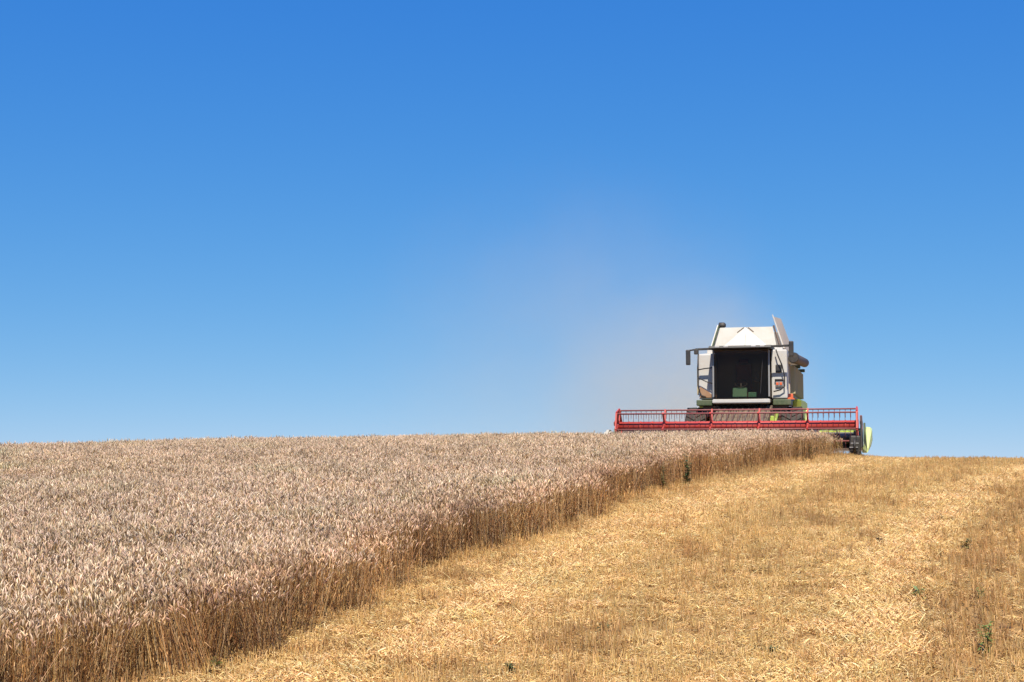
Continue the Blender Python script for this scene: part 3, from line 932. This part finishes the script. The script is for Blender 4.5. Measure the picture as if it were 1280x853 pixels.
weed(6.5, 20.5, .22, .12, 5, 9, WO, "olive weed at the top of the brown strip of stubble", GS, .10)
weed(4.6, 14.0, .36, .10, 6, 12, WG, "upright bright green weed at the lower right corner of the stubble", GS, .08)
weed(5.42, 16.6, .20, .09, 4, 8, WG, "yellowish green weed on the right side of the stubble", GS, .09)
weed(2.53, 14.05, .14, .12, 6, 10, WD, "flat dark green weed low in the foreground stubble", GS, .09)
weed(0.0, 13.3, .16, .07, 4, 10, WD, "tiny dark weed at the bottom edge in the middle of the stubble", GS, .07)
weed(5.37, 21.1, .16, .30, 8, 10, WB, "withered brown weed clump in the pale straw band", GS, .09)
weed(.97, 15.2, .12, .16, 6, 9, WO, "faint olive weed in the golden stubble beyond the foreground", GS, .07)
weed(5.1, 15.0, .14, .10, 5, 10, WB, "small dead brown weed by the bright green one at the right", GS, .08)

# ------------------------------------------------------------------ dust raised by the machine
def dust():
    bm = bmesh.new()
    bmesh.ops.create_icosphere(bm, subdivisions=4, radius=1.0)
    me = bpy.data.meshes.new("dust_cloud"); bm.to_mesh(me); bm.free()
    o = bpy.data.objects.new("dust_cloud", me); C.objects.link(o)
    o.location = (2.0, 57.5, 7.6); o.scale = (11.5, 6.5, 9.5); o.rotation_euler = (0, R(-18), 0)
    m, n, l, b = new_mat("field_dust"); n.remove(b)
    vol = n.new("ShaderNodeVolumePrincipled")
    vol.inputs["Color"].default_value = (0.96, 0.82, 0.60, 1)
    vol.inputs["Anisotropy"].default_value = 0.0
    tc = n.new("ShaderNodeTexCoord")
    # density falls off towards the rim and rises towards the machine (lower right)
    ln = n.new("ShaderNodeVectorMath"); ln.operation = 'LENGTH'; l.new(tc.outputs["Object"], ln.inputs[0])
    m1 = n.new("ShaderNodeMapRange"); m1.interpolation_type = 'SMOOTHSTEP'
    m1.inputs[1].default_value = 0.95; m1.inputs[2].default_value = 0.1; m1.inputs[3].default_value = 0; m1.inputs[4].default_value = 1
    l.new(ln.outputs["Value"], m1.inputs[0])
    ds = n.new("ShaderNodeVectorMath"); ds.operation = 'DISTANCE'; l.new(tc.outputs["Object"], ds.inputs[0]); ds.inputs[1].default_value = (.33, -.15, -.40)
    m2 = n.new("ShaderNodeMapRange"); m2.interpolation_type = 'SMOOTHSTEP'
    m2.inputs[1].default_value = 0.62; m2.inputs[2].default_value = 0.0; m2.inputs[3].default_value = 0; m2.inputs[4].default_value = 1
    l.new(ds.outputs["Value"], m2.inputs[0])
    nz = noise(n, 2.2, 4, .6); l.new(tc.outputs["Object"], nz.inputs["Vector"])
    nr = n.new("ShaderNodeMapRange"); nr.inputs[1].default_value = .3; nr.inputs[2].default_value = .75; nr.inputs[3].default_value = .2; nr.inputs[4].default_value = 1.7
    l.new(nz.outputs["Fac"], nr.inputs[0])
    s1 = n.new("ShaderNodeMath"); s1.operation = 'MULTIPLY'; s1.inputs[1].default_value = .027; l.new(m1.outputs[0], s1.inputs[0])
    s2 = n.new("ShaderNodeMath"); s2.operation = 'MULTIPLY_ADD'; s2.inputs[1].default_value = .22; l.new(m2.outputs[0], s2.inputs[0]); l.new(s1.outputs[0], s2.inputs[2])
    s3 = n.new("ShaderNodeMath"); s3.operation = 'MULTIPLY'; l.new(s2.outputs[0], s3.inputs[0]); l.new(nr.outputs[0], s3.inputs[1])
    l.new(s3.outputs[0], vol.inputs["Density"])
    l.new(vol.outputs[0], n["Material Output"].inputs["Volume"])
    me.materials.append(m)
    tag(o, "faint beige dust cloud drifting up behind the combine", "dust", kind='stuff')
dust()
